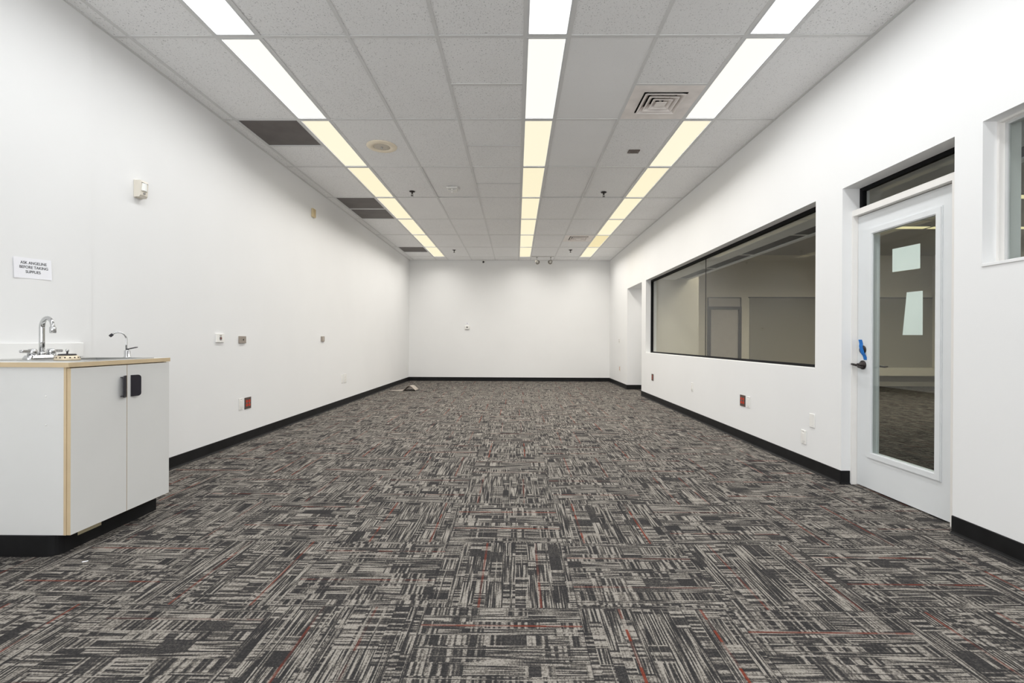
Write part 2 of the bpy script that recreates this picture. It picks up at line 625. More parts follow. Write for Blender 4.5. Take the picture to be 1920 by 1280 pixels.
def row_y(k):
    return Y0 + TS * k


def yspan(k):
    return max(row_y(k), YR), min(row_y(k + 1), YB)


dark_spots, vent_spots = [], []
m = MB()
lay = m.bm.faces.layers.float.new('fissure')
rnd = random.Random(5)
TH = 0.016


def tile(x0, x1, y0, y1, fis, cut=None, dz=0.0):
    before = set(m.bm.faces)
    z = ZC + 0.003 + dz
    g = 0.004
    if cut:
        m.poly_prism([(x0 + g, y0 + g), (x1 - g, y0 + g), (x1 - g, y1 - g), (x0 + cut, y1 - g), (x0 + g, y1 - cut * 1.3)], 'z', z, z + TH)
    else:
        m.box(x0 + g, x1 - g, y0 + g, y1 - g, z, z + TH)
    for f in m.bm.faces:
        if f not in before:
            f[lay] = fis


HALF = set()                                                     # (column, row) split by a mid tee
for k in (-2, -1, 0, 1, 2):
    HALF.add((5, k))
HALF |= {(1, 1), (1, 3), (1, 6), (8, 0), (8, 5)}
OPEN = {(1, 1, 0), (1, 3, 0), (1, 3, 1), (1, 6, 0), (8, 0, 1), (8, 5, 0)}   # halves filled by panels and vents
for k in ROWS:
    ya, yb = yspan(k)
    if yb - ya < 0.02: continue
    for c in range(len(CX) - 1):
        x0, x1 = CX[c], CX[c + 1]
        if c in LCOL and -4 <= k <= 6: continue
        if k == 7: segs = [(ya, yb, 0)]
        elif (c, k) in HALF:
            ym = (row_y(k) + row_y(k + 1)) / 2
            segs = [(ya, ym, 0), (ym, yb, 1)] if ya < ym else [(ya, yb, 1)]
        else: segs = [(ya, yb, 0)]
        for (a, b, hlf) in segs:
            if (c, k, hlf) in OPEN: continue
            fis = rnd.choice([1.0, 1.0, 0.85, 0.7])
            if c == 7 and k in (0, 1): fis = 0.12
            if c == 3 and k in (3,): fis = 0.3
            cut = 0.022 if (c, k, hlf) == (5, 2, 1) else None
            dz = 0.006 if (c, k) in {(4, 2), (7, 2), (8, 2)} else rnd.choice([0, 0, 0.001, 0.002])
            tile(x0, x1, a, b, fis, cut, dz)
struct(m, 'ceiling', TILE)

m = MB()
m.box(XL, XO, YR, YB, ZC + 0.16, ZC + 0.2)
struct(m, 'ceiling_deck', GAP)

# exposed tee grid
m = MB()


def tee_x(y, x0, x1):
    m.box(x0, x1, y - TW, y + TW, ZC - 0.001, ZC + 0.003)
    m.box(x0, x1, y - 0.001, y + 0.001, ZC + 0.003, ZC + 0.03)


def tee_y(x, y0, y1):
    m.box(x - TW, x + TW, y0, y1, ZC - 0.0013, ZC + 0.003)
    m.box(x - 0.001, x + 0.001, y0, y1, ZC + 0.003, ZC + 0.03)


for x in CX[1:-1]:
    tee_y(x, YR, YB)
for k in range(-4, 8):
    tee_x(row_y(k), XL, XR)
for (c, k) in sorted(HALF):
    if k <= 6 and (row_y(k) + row_y(k + 1)) / 2 > YR:
        tee_x((row_y(k) + row_y(k + 1)) / 2, CX[c], CX[c + 1])
for x, s in ((XL, 1), (XR, -1)):
    m.box(x, x + s * 0.022, YR, YB, ZC - 0.002, ZC + 0.003)
m.box(XL, XR, YB - 0.022, YB, ZC - 0.002, ZC + 0.003)
struct(m, 'trim_1', GRID)

# ------------------------------------------------------------------ ceiling troffers
NTH = ['nearest to the far wall', 'second from the far wall', 'third from the far wall', 'fourth from the far wall', 'fifth from the far wall',
       'sixth from the far wall', 'seventh from the far wall', 'eighth from the far wall', 'ninth from the far wall', 'tenth from the far wall', 'eleventh from the far wall']
TONE = {'cool': mat_diffuser('cool_white_diffuser', (1.0, 1.0, 0.98, 1), 1.25),  # far rows glow yellower: viewing-angle falloff put into each panel's colour
        'mid': mat_diffuser('soft_white_diffuser', (1.0, 0.985, 0.90, 1), 1.0),
        'warm': mat_diffuser('warm_white_diffuser', (1.0, 0.93, 0.70, 1), 0.95),
        'yellow': mat_diffuser('far_yellow_diffuser', (1.0, 0.905, 0.63, 1), 0.93),
        'brown': mat_diffuser('browned_diffuser', (0.90, 0.76, 0.42, 1), 0.90)}
LAMPC = {'cool': (0.965, 0.985, 1.0), 'mid': (0.98, 0.985, 0.985), 'warm': (1.0, 0.98, 0.955), 'yellow': (1.0, 0.97, 0.925), 'brown': (1.0, 0.94, 0.84)}
for c, side in LCOL.items():
    x0, x1 = CX[c] + TW, CX[c + 1] - TW
    xc = (x0 + x1) / 2
    for k in range(-4, 7):
        y0, y1 = row_y(k) + TW, row_y(k + 1) - TW
        yc = (y0 + y1) / 2
        tone = 'cool' if k < 0 else 'mid' if k == 0 else 'warm' if k == 1 else 'yellow'
        if side == 'right' and k == 5: tone = 'brown'
        extra = ', most browned' if tone == 'brown' else ''
        t = thing('ceiling_light', (xc, yc, ZC), 'fluorescent ceiling panel in the %s strip, %s%s' % (side, NTH[6 - k], extra), 'ceiling light', 'fluorescent ceiling panels')
        f = MB()
        w = 0.011
        for (a, b, p, q) in ((x0, x0 + w, y0, y1), (x1 - w, x1, y0, y1), (x0 + w, x1 - w, y0, y0 + w * 1.3), (x0 + w, x1 - w, y1 - w * 1.3, y1)):
            f.box(a, b, p, q, ZC - 0.002, ZC + 0.05)
        f.box(x0, x1, y0, y1, ZC + 0.05, ZC + 0.12)
        f.build('frame', FIXT, t)
        d = MB()
        d.box(x0 + w, x1 - w, y0 + w * 1.3, y1 - w * 1.3, ZC + 0.006, ZC + 0.010)
        d.build('diffuser', TONE[tone], t)
        ld = bpy.data.lights.new('fluorescent_lamp', 'AREA')
        ld.shape = 'RECTANGLE'
        ld.size, ld.size_y = (x1 - x0 - 0.03), (y1 - y0 - 0.04)
        ld.energy = LAMP_W * (0.52 if k < -1 else 0.95 if k < 2 else 1.10 if k < 4 else 1.20)
        ld.spread = math.radians({1: 148, 2: 143, 3: 147, 4: 151, 5: 155, 6: 158}.get(k, 172))
        ld.color = LAMPC[tone]
        lo = bpy.data.objects.new('fluorescent_lamp', ld)
        COL.objects.link(lo)
        lo.parent = t
        lo.location = (0, 0, 0.004)

# ------------------------------------------------------------------ dark ceiling panels
def dark_panel(k, hlf, label):
    ya = row_y(k) + hlf * TS / 2 + TW
    yb = row_y(k) + (hlf + 1) * TS / 2 - TW
    x0, x1 = CX[1] + TW, CX[2] - TW
    t = thing('ceiling_panel', ((x0 + x1) / 2, (ya + yb) / 2, ZC), label, 'ceiling panel', 'dark square ceiling panels')
    a = MB()
    a.box(x0, x1, ya, yb, ZC + 0.003, ZC + 0.012)
    a.build('perforated_plate', DARKP, t)
    b = MB()
    w = 0.009
    for (p, q, r, s) in ((x0, x0 + w, ya, yb), (x1 - w, x1, ya, yb), (x0 + w, x1 - w, ya, ya + w), (x0 + w, x1 - w, yb - w, yb)):
        b.box(p, q, r, s, ZC + 0.0005, ZC + 0.003)
    b.build('frame', FIXT, t)


dark_panel(1, 0, 'dark grey square ceiling panel nearest the camera, beside the left light strip')
dark_panel(3, 0, 'dark grey ceiling panel, nearer one of the adjoining pair beside the left light strip')
dark_panel(3, 1, 'dark grey ceiling panel, farther one of the adjoining pair beside the left light strip')
dark_panel(6, 0, 'dark grey ceiling panel closest to the far wall, left of the lights')

# ------------------------------------------------------------------ square ceiling vents
def vent(cx, cy, label, mat_face):
    t = thing('ceiling_vent', (cx, cy, ZC), label, 'ceiling vent', 'square ceiling vents')
    H = 0.293
    o = 0.186
    a = MB()
    for (p, q, r, s) in ((-H, -o, -H, H), (o, H, -H, H), (-o, o, -H, -o), (-o, o, o, H)):
        a.box(cx + p, cx + q, cy + r, cy + s, ZC - 0.0005, ZC + 0.006)
    a.build('face_plate', mat_face, t)
    b = MB()
    b.box(cx - o, cx + o, cy - o, cy + o, ZC + 0.09, ZC + 0.1)
    for (p, q, r, s) in ((-o - .004, -o, -o, o), (o, o + .004, -o, o), (-o, o, -o - .004, -o), (-o, o, o, o + .004)):
        b.box(cx + p, cx + q, cy + r, cy + s, ZC + 0.006, ZC + 0.1)
    b.build('throat', SLOT, t)
    for ro, ri in ((0.176, 0.128), (0.130, 0.084), (0.086, 0.042)):
        r = MB()                                                 # one sloped square louvre ring
        lo_, hi_ = ZC - 0.014, ZC + 0.030
        rings = []
        for rad, z in ((ro, lo_), (ro, lo_ + 0.003), (ri, hi_), (ri - 0.006, hi_), (ro - 0.010, lo_)):
            rings.append([r.bm.verts.new((cx + sx * rad, cy + sy * rad, z)) for sx, sy in ((-1, -1), (1, -1), (1, 1), (-1, 1))])
        nR = len(rings)
        for i in range(nR):
            A, B = rings[i], rings[(i + 1) % nR]
            for j in range(4):
                r.bm.faces.new((A[j], A[(j + 1) % 4], B[(j + 1) % 4], B[j]))
        r.build('louvre_ring', mat_face, t)
    c = MB()
    c.box(cx - 0.045, cx + 0.045, cy - 0.045, cy + 0.045, ZC - 0.014, ZC - 0.010)
    c.box(cx - 0.008, cx + 0.008, cy - 0.008, cy + 0.008, ZC - 0.010, ZC + 0.09)
    c.build('centre_plate', mat_face, t)


vent((CX[8] + CX[9]) / 2, row_y(0) + 0.75 * TS, 'square ceiling vent with nested louvres beside right light strip, nearer the camera', VENTW)
vent((CX[8] + CX[9]) / 2, row_y(5) + 0.25 * TS, 'square ceiling vent near the far wall, left of the browned light panel', VENTW)

# ------------------------------------------------------------------ small things on the ceiling
t = thing('ceiling_speaker', (-1.459, 5.075, ZC), 'round beige ceiling speaker beside the left light strip', 'speaker')
a = MB()
a.lathe([(0.088, 0.0), (0.088, -0.010), (0.12, -0.013), (0.150, -0.010), (0.160, -0.004), (0.160, 0.002), (0.088, 0.002)], (-1.459, 5.075, ZC), seg=56, cap=False)
a.build('bezel_ring', SPKRING, t)
a = MB()
a.lathe([(0.0, -0.0105), (0.07, -0.010), (0.088, -0.007), (0.088, 0.0)], (-1.459, 5.075, ZC), seg=48)
a.build('grille', paint('grey_speaker_grille', rgb(206, 198, 184), 0.6, 0.12, 260, 0.3), t)
a = MB()
a.lathe([(0.0, -0.026), (0.009, -0.024), (0.012, -0.018), (0.012, -0.009)], (-1.459, 5.075, ZC), seg=20)
a.build('centre_screw', STEEL, t)

t = thing('blank_plate', (1.283, 5.207, ZC), 'small dark rectangular plate on the ceiling behind the nearer vent', 'ceiling plate')
a = MB()
a.box(1.222, 1.343, 5.165, 5.250, ZC - 0.006, ZC + 0.003, 0.002)
a.build('cover', paint('dark_brown_plate', rgb(92, 80, 74), 0.5, 0.05, 30, 0.3), t)
for x in (1.236, 1.329):
    a = MB()
    a.lathe([(0.0, -0.0085), (0.004, -0.008), (0.005, -0.005)], (x, 5.207, ZC), seg=12)
    a.build('screw', STEEL, t)


def sprinkler(x, y, label):
    t = thing('sprinkler', (x, y, ZC), label, 'sprinkler', 'ceiling sprinkler heads')
    a = MB()
    a.lathe([(0.012, 0.0), (0.040, 0.0), (0.040, -0.004), (0.030, -0.010), (0.012, -0.012)], (x, y, ZC + 0.002), seg=28)
    a.build('escutcheon', BRONZE, t)
    a = MB()
    a.lathe([(0.010, -0.008), (0.010, -0.030), (0.006, -0.032)], (x, y, ZC), seg=16)
    for s in (-1, 1):
        a.tube([(x + s * 0.009, y, ZC - 0.026), (x + s * 0.014, y, ZC - 0.040), (x + s * 0.004, y, ZC - 0.056)], 0.0022, 8)
    a.lathe([(0.0035, -0.030), (0.0035, -0.056)], (x, y, ZC), seg=10)
    a.build('frame_arms', BRONZE, t)
    a = MB()
    a.lathe([(0.0, -0.055), (0.006, -0.055), (0.019, -0.058), (0.019, -0.060), (0.0, -0.060)], (x, y, ZC), seg=20, cap=False)
    a.build('deflector', BRONZE, t)


sprinkler(-1.474, 6.62, 'dark sprinkler head beside left light strip, nearer of the two on that side')
sprinkler(1.220, 6.65, 'dark sprinkler head beside right light strip, nearer of the two on that side')
sprinkler(-1.449, 10.90, 'dark sprinkler head near the far wall, right of the left light strip')
sprinkler(1.236, 10.86, 'dark sprinkler head near the far wall, between middle and right light strips')

x, y = -0.885, 6.47
t = thing('smoke_alarm', (x, y, ZC), 'white square alarm unit on the ceiling between left and middle light strips', 'smoke alarm')
a = MB(); a.box(x - 0.075, x + 0.075, y - 0.075, y + 0.075, ZC - 0.020, ZC + 0.003, 0.006); a.build('base', PLATEW, t)
a = MB(); a.box(x - 0.060, x + 0.060, y - 0.060, y + 0.060, ZC - 0.045, ZC - 0.020, 0.008); a.build('housing', PLATEW, t)
for i in (-2, -1, 1, 2):
    a = MB()
    a.box(x + i * 0.020 - 0.005, x + i * 0.020 + 0.005, y - 0.062, y - 0.055, ZC - 0.040, ZC - 0.026)
    a.build('sounder_slot', GREYSLOT, t)
a = MB(); a.lathe([(0.022, -0.044), (0.022, -0.056), (0.012, -0.066), (0.0, -0.068)], (x, y - 0.01, ZC), seg=20); a.build('lens', PLATEW, t)

x, y, z = -0.866, YB, 3.118
t = thing('security_camera', (x, y, z), 'tiny white and black camera at the top of the far wall', 'camera')
a = MB(); a.lathe([(0.027, 0.0), (0.027, 0.012), (0.046, 0.014), (0.046, 0.020), (0.040, 0.024), (0.0, 0.024)], (x, y, z), (0, -1, 0), 24); a.build('mount', PLATEW, t)
a = MB(); a.lathe([(0.026, 0.0), (0.025, 0.02), (0.014, 0.034), (0.0, 0.036)], (x, y - 0.022, z - 0.012), (0, -1, -0.5), 24); a.build('dome', BLACKP, t)

# track with two spot heads
tx0, tx1, ty = 0.37, 0.93, 11.70
t = thing('track_light', ((tx0 + tx1) / 2, ty, ZC), 'short ceiling track with two small round spotlights before the far wall', 'track light')
a = MB(); a.box(tx0, tx1, ty - 0.017, ty + 0.017, ZC - 0.014, ZC, 0.002); a.build('track', paint('grey_track', (0.72, 0.71, 0.69), 0.5, 0.05, 9, 0.3), t)
for sx, dirv in ((0.50, (0.35, -0.75, -0.55)), (0.845, (-0.4, -0.75, -0.45))):
    st = MB(); st.tube([(sx, ty, ZC - 0.02), (sx, ty, ZC - 0.085)], 0.006, 10); st.box(sx - 0.02, sx + 0.02, ty - 0.014, ty + 0.014, ZC - 0.032, ZC - 0.018, 0.002)
    sh = MB()
    dv = Vector(dirv).normalized()
    o = Vector((sx, ty, ZC - 0.125)) - dv * 0.055
    sh.lathe([(0.0, 0.0), (0.022, 0.002), (0.032, 0.015), (0.040, 0.05), (0.052, 0.10), (0.054, 0.112), (0.050, 0.112), (0.036, 0.06), (0.0, 0.05)], o, dv, 28, cap=False)
    head = sh.build('spot_head', paint('satin_grey_metal', (0.34, 0.32, 0.28), 0.35, 0.05, 9, 0.4), t)
    st.build('stem', GREYSLOT, t)
    bl = MB(); bl.lathe([(0.0, 0.051), (0.020, 0.052), (0.034, 0.075), (0.030, 0.090), (0.0, 0.098)], o, dv, 24, cap=False)
    b = bl.build('bulb', paint('frosted_bulb', (0.85, 0.84, 0.80), 0.2, 0.01, 9, 0.5), t)

# ------------------------------------------------------------------ wall plates, built facing local +Y
LEFT, RIGHT, BACK = -math.pi / 2, math.pi / 2, math.pi
WF = {LEFT: lambda y: (XL, y), RIGHT: lambda y: (XR, y), BACK: lambda x: (x, YB)}


def wall_thing(name, wall, u, z, label, cat, group=None):
    px, py = WF[wall](u)
    return thing(name, (px, py, z), label, cat, group, wall)


def rounded(w, h, r, n=5):
    pts = []
    for cx, cy, a0 in ((w / 2 - r, h / 2 - r, 0), (-w / 2 + r, h / 2 - r, 90), (-w / 2 + r, -h / 2 + r, 180), (w / 2 - r, -h / 2 + r, 270)):
        for i in range(n + 1):
            a = math.radians(a0 + 90 * i / n)
            pts.append((cx + r * math.cos(a), cy + r * math.sin(a)))
    return pts


def plate_body(t, w, h, d, mat, name='cover'):
    a = MB()
    a.box(-w / 2, w / 2, 0, d, -h / 2, h / 2, min(0.0025, d * 0.45))
    return a.build(name, mat, t, local=True)


def screws(t, zs, y, mat, x=0.0):
    for z in zs:
        a = MB()
        a.lathe([(0.0, 0.002), (0.0030, 0.0014), (0.0034, 0.0)], (x, y, z), (0, 1, 0), 12)
        a.build('screw', mat, t, local=True)


def duplex(t, y, mat, slotm, xs=(0.0,), zc=0.0):
    """duplex receptacle faces with slots"""
    for xx in xs:
        for s in (-1, 1):
            a = MB()
            a.poly_prism([(xx + p * 1.0, zc + s * 0.0195 + q) for p, q in rounded(0.032, 0.028, 0.011)], 'y', y - 0.001, y + 0.0022)
            r = a.build('receptacle', mat, t, local=True)
            b = MB()
            for dx in (-0.0065, 0.0065):
                b.box(xx + dx - 0.0012, xx + dx + 0.0012, y + 0.002, y + 0.0027, zc + s * 0.0195, zc + s * 0.0195 + 0.008)
            b.lathe([(0.0024, 0), (0.0024, 0.0006), (0, 0.0006)], (xx, y + 0.0021, zc + s * 0.0195 - 0.007), (0, 1, 0), 12)
            sl = b.build('slots', slotm, r, local=True)


def outlet_single(wall, u, z, label, w=0.072, h=0.116, body=PLATEW, face=PLATEW, slotm=GREYSLOT, group='electrical wall plates'):
    t = wall_thing('wall_outlet', wall, u, z, label, 'outlet', group)
    plate_body(t, w, h, 0.006, body)
    duplex(t, 0.006, face, slotm)
    screws(t, (0.0,), 0.006, body)
    return t


def outlet_quad(wall, u, z, label, group='electrical wall plates'):
    t = wall_thing('wall_outlet', wall, u, z, label, 'outlet', group)
    plate_body(t, 0.116, 0.120, 0.006, PLATED)
    duplex(t, 0.006, REDP, SLOT, (-0.023, 0.023))
    screws(t, (0.0,), 0.006, STEEL, -0.023)
    screws(t, (0.0,), 0.006, STEEL, 0.023)
    return t


def blank(wall, u, z, label, w=0.072, h=0.116, mat=PLATEW):
    t = wall_thing('blank_plate', wall, u, z, label, 'wall plate', 'electrical wall plates')
    plate_body(t, w, h, 0.006, mat)
    screws(t, (-0.040, 0.040), 0.006, mat)
    return t


def rocker(wall, u, z, label, mat=PLATEW):
    t = wall_thing('wall_plate', wall, u, z, label, 'wall plate', 'electrical wall plates')
    plate_body(t, 0.072, 0.116, 0.006, mat)
    a = MB(); a.box(-0.017, 0.017, 0.005, 0.009, -0.033, 0.033, 0.0015); a.build('insert', mat, t, local=True)
    screws(t, (-0.048, 0.048), 0.006, GREYSLOT)
    return t


# left wall
t = wall_thing('motion_sensor', LEFT, 3.465, 2.165, 'ivory motion sensor high on the left wall', 'motion sensor')
a = MB(); a.box(-0.036, 0.036, 0, 0.014, -0.064, 0.064, 0.004); a.build('back_box', IVORY, t, local=True)
a = MB()
prof = [(0.012, -0.060), (0.040, -0.060), (0.050, -0.045), (0.056, 0.040), (0.050, 0.062), (0.012, 0.062)]
a.poly_prism([(p, q) for p, q in prof], 'x', -0.034, 0.034)
a.build('housing', IVORY, t, local=True)
a = MB()
n = 9
for i in range(n):                                               # bowed lens
    pass
arc = [(-0.026 + 0.052 * i / 10, 0.0535 + 0.012 * math.sin(math.pi * i / 10)) for i in range(11)]
a.poly_prism([(-0.026, 0.045)] + arc + [(0.026, 0.045)], 'z', -0.012, 0.042)
a.build('lens', paint('milky_lens', (0.86, 0.87, 0.84), 0.25, 0.01, 9, 0.5), t, local=True)
a = MB(); a.box(-0.030, 0.030, 0.048, 0.0585, 0.044, 0.047); a.build('brow_slot', GREYSLOT, t, local=True)
a = MB(); a.box(-0.008, 0.008, 0.050, 0.0575, -0.036, -0.024, 0.002); a.build('indicator_window', GREYSLOT, t, local=True)

t = wall_thing('wall_sensor', LEFT, 6.463, 2.80, 'small cream ribbed box high on the left wall, halfway to the corner', 'wall sensor')
a = MB(); a.box(-0.045, 0.045, 0, 0.028, -0.058, 0.058, 0.004); a.build('housing', CREAM, t, local=True)
a = MB()
for i in range(6):
    a.box(-0.038, 0.038, 0.0275, 0.030, -0.045 + i * 0.017, -0.037 + i * 0.017)
a.build('ribs', paint('dark_cream_plastic', rgb(190, 170, 130), 0.5, 0.03, 12, 0.3), t, local=True)  # ribs in a darker cream than the housing

t = wall_thing('jack_plate', LEFT, 4.432, 1.073, 'white square wall plate with a red centre button, left of the grey plate', 'wall plate', 'electrical wall plates')
plate_body(t, 0.116, 0.082, 0.014, PLATEW)
a = MB(); a.lathe([(0.019, 0), (0.019, 0.003), (0.010, 0.004), (0.010, 0.0)], (0, 0.013, -0.002), (0, 1, 0), 24, cap=False); a.build('collar', GREYSLOT, t, local=True)
a = MB(); a.lathe([(0.008, 0), (0.008, 0.006), (0.0, 0.007)], (0, 0.013, -0.002), (0, 1, 0), 20); a.build('button', paint('dark_red_button', rgb(120, 50, 46), 0.4, 0.05, 9, 0.4), t, local=True)
a = MB(); a.box(-0.016, 0.016, 0.0135, 0.0150, 0.020, 0.028, 0.0005); a.build('label_strip', PLATEG, t, local=True)

t = wall_thing('jack_plate', LEFT, 4.796, 1.058, 'grey metal wall plate with one dark hole, right of the white square plate', 'wall plate', 'electrical wall plates')
plate_body(t, 0.116, 0.072, 0.014, PLATEG)
a = MB(); a.lathe([(0.009, 0), (0.009, 0.0012), (0, 0.0012)], (-0.008, 0.0135, 0), (0, 1, 0), 20); a.build('hole', SLOT, t, local=True)
screws(t, (0.0,), 0.014, STEEL, 0.030)

t = wall_thing('jack_plate', LEFT, 6.80, 1.072, 'small grey metal plate alone on the left wall at switch height', 'wall plate', 'electrical wall plates')
plate_body(t, 0.11, 0.075, 0.012, PLATEG)
a = MB(); a.box(-0.020, 0.020, 0.012, 0.0145, -0.026, 0.026, 0.002); a.build('insert', paint('pale_grey_insert', rgb(184, 174, 162), 0.4, 0.04, 30, 0.4), t, local=True)

rocker(LEFT, 4.780, 0.403, 'white upright wall plate touching the red outlet on the left wall')
outlet_quad(LEFT, 4.905, 0.397, 'four-socket red outlet on a grey plate low on the left wall')
blank(LEFT, 7.575, 0.430, 'narrow white plate, left one of the close pair low on left wall', 0.06, 0.128)
outlet_single(LEFT, 7.705, 0.434, 'white outlet plate, right one of the close pair low on left wall', 0.12, 0.140)
blank(LEFT, 12.09, 0.352, 'barely visible white plate beside the far left corner of the room', 0.08, 0.120)

# far wall
t = wall_thing('thermostat', BACK, -1.285, 1.388, 'small white thermostat with a dark display on the far wall', 'thermostat')
a = MB(); a.box(-0.062, 0.062, 0, 0.010, -0.052, 0.052, 0.003); a.build('back_plate', PLATEW, t, local=True)
a = MB(); a.box(-0.055, 0.055, 0.010, 0.030, -0.046, 0.046, 0.005); a.build('housing', PLATEW, t, local=True)
a = MB(); a.box(-0.022, 0.022, 0.0295, 0.031, 0.000, 0.030, 0.0005); a.build('display', paint('grey_lcd', rgb(80, 78, 74), 0.3, 0.03, 9, 0.5), t, local=True)
a = MB(); a.box(-0.05, 0.05, 0.028, 0.0312, -0.043, -0.034, 0.001); a.build('button_row', GREYSLOT, t, local=True)
t = wall_thing('label_sticker', BACK, -1.287, 1.500, 'tiny white sticker on the far wall just above the thermostat', 'sticker')
a = MB(); a.box(-0.035, 0.035, 0, 0.001, -0.025, 0.025); a.build('paper', PAPER, t, local=True)
a = MB()
for z in (0.010, -0.008): a.box(-0.018, 0.018, 0.001, 0.0014, z - 0.003, z + 0.003)
a.build('print_lines', GREYSLOT, t, local=True)

# right wall
t = wall_thing('light_switch', RIGHT, 11.13, 1.066, 'white light switch on right wall between far corner and recess', 'light switch', 'electrical wall plates')
plate_body(t, 0.09, 0.120, 0.006, PLATEW)
for z in (0.022, -0.022):
    a = MB(); a.box(-0.010, 0.010, 0.006, 0.012, z - 0.012, z + 0.012, 0.002); a.build('toggle', PLATEG, t, local=True)
outlet_single(RIGHT, 11.08, 0.415, 'red outlet on right wall between far corner and recess', 0.09, 0.116, IVORY, REDP, SLOT)
outlet_single(RIGHT, 8.415, 0.418, 'red outlet below the left end of the long window', 0.115, 0.118, PLATED, REDP, SLOT)
rocker(RIGHT, 6.525, 0.432, 'white upright plate alone below the middle of the long window')
outlet_quad(RIGHT, 5.072, 0.428, 'four-socket red outlet on dark plate below the long window')
rocker(RIGHT, 4.948, 0.428, 'white plate touching the right side of the dark red-socket outlet')
blank(RIGHT, 3.885, 0.415, 'white blank plate, higher of the two beside the glass door', 0.066, 0.112)
rocker(RIGHT, 3.998, 0.258, 'white plate with insert, lower of the two beside the glass door')

# paper notice on the left wall above the counter
t = thing('paper_sign', (XL + 0.007, 2.7045, 1.465), 'white paper notice with three lines of black capitals above the counter', 'sign', None, LEFT)
w, h = 0.214, 0.117


def bow(u):
    return 0.0008 + 0.0035 * abs(2 * u / w) ** 3


a = MB()
us = [-w / 2 + w * i / 12 for i in range(13)]
a.poly_prism([(u, bow(u)) for u in us] + [(u, bow(u) + 0.0005) for u in reversed(us)], 'z', -h / 2, h / 2)
pp = a.build('paper', PAPER, t, local=True)
ROLL = math.radians(2.6)
tilt = Matrix.Rotation(ROLL, 4, 'Y')
pp.data.transform(tilt)


def text_mesh(body, size, mat, weight=0.0):
    cu = bpy.data.curves.new('txt', 'FONT')
    cu.body = body
    cu.align_x, cu.align_y = 'CENTER', 'CENTER'
    cu.size = size
    cu.offset = weight
    cu.extrude = 0.0002
    ob = bpy.data.objects.new('txt', cu)
    COL.objects.link(ob)
    dg = bpy.context.evaluated_depsgraph_get()
    me = bpy.data.meshes.new_from_object(ob.evaluated_get(dg))
    bpy.data.objects.remove(ob)
    bpy.data.curves.remove(cu)
    me.materials.clear()
    me.materials.append(mat)
    return me


for body, zz, xo in (('ASK ANGELINE', 0.030, 0.006), ('BEFORE TAKING', 0.005, 0.006), ('SUPPLIES', -0.021, 0.001)):
    me = text_mesh(body, 0.0220, INK, 0.00025)
    # text lies in its own XY plane: x runs to the reader's right, y up -> local -x, z
    me.transform(Matrix(((-1, 0, 0, -xo), (0, 0, 1, 0.0008), (0, 1, 0, zz), (0, 0, 0, 1))))
    for v in me.vertices:                                        # the print follows the curl of the sheet
        v.co.y += bow(v.co.x)
    me.transform(tilt)
    o = bpy.data.objects.new('lettering', me)
    COL.objects.link(o)
    o.parent = t

# ------------------------------------------------------------------ corner sink cabinet
KX = -2.170                                                      # door face
KY = 2.275                                                       # end panel face
KE = 2.930                                                       # far end
CT = 0.945                                                       # counter top
CB = 0.922
KB = 0.103
BW = XL + 0.007 + 0.001
cab = thing('sink_cabinet', (-2.45, 2.6, 0), 'white two-door sink cabinet with beige edging against the left wall', 'cabinet')
a = MB()
a.box(BW, KX - 0.032, KY, KY + 0.018, KB, CB)                     # end panel
a.box(BW, KX - 0.020, KE - 0.020, KE - 0.002, KB, CB)             # far end panel
a.box(BW, KX - 0.020, KY + 0.018, KE - 0.020, KB, KB + 0.018)     # bottom
a.box(BW, BW + 0.008, KY + 0.018, KE - 0.020, KB, CB)             # back
a.build('carcass', LAMIN, cab)
a = MB()
a.box(KX - 0.032, KX - 0.0195, KY - 0.001, KY + 0.018, KB, CB)
a.build('edge_strip', BEIGE, cab)
YS = 2.609


def cab_door(y0, y1, hy, sgn):
    a = MB()
    a.box(KX - 0.0005, KX, y0 + 0.0005, y1 - 0.0005, KB + 0.0005, CB - 0.006)
    a.mi = 1
    a.box(KX - 0.0185, KX - 0.0005, y0, y1, KB, CB - 0.005)
    d = a.build('door', [LAMIN, BEIGE], cab)
    # wing pull: thin plate that rises from the door, closed by two little end webs
    p = MB()
    z0, z1 = 0.738, 0.858
    L, H = 0.046, 0.022
    pts = [(hy + sgn * 0.002, KX + 0.001), (hy + sgn * L, KX + H), (hy + sgn * (L + 0.001), KX + H - 0.004), (hy + sgn * 0.006, KX - 0.0005), (hy + sgn * 0.002, KX - 0.0005)]
    R = 0.016
    nst = 6
    outl = []                                                    # D outline in (u along plate 0..1, z)
    outl += [(0.0, z0), ]
    for i in range(nst + 1):
        an = -math.pi / 2 + (math.pi / 2) * i / nst
        outl.append((1 - R / L + R / L * math.cos(an), z0 + R + R * math.sin(an)))
    for i in range(nst + 1):
        an = (math.pi / 2) * i / nst
        outl.append((1 - R / L + R / L * math.cos(an), z1 - R + R * math.sin(an)))
    outl += [(0.0, z1)]
    F, Bk = [], []
    for u, z in outl:
        F.append(p.bm.verts.new((KX + 0.003 + H * u, hy + sgn * L * u, z)))
        Bk.append(p.bm.verts.new((KX - 0.0005 + H * u, hy + sgn * (L * u + 0.003), z)))
    n = len(outl)
    p.bm.faces.new(F)
    p.bm.faces.new(Bk[::-1])
    for i in range(n):
        p.bm.faces.new((F[i], F[(i + 1) % n], Bk[(i + 1) % n], Bk[i]))
    for z in (z0 + 0.006, z1 - 0.010):                           # webs
        p.poly_prism([(KX, hy + sgn * 0.003), (KX, hy + sgn * (L - 0.006)), (KX + H * 0.80, hy + sgn * (L - 0.008))], 'z', z, z + 0.004)
    p.build('handle', BLACKP, d)


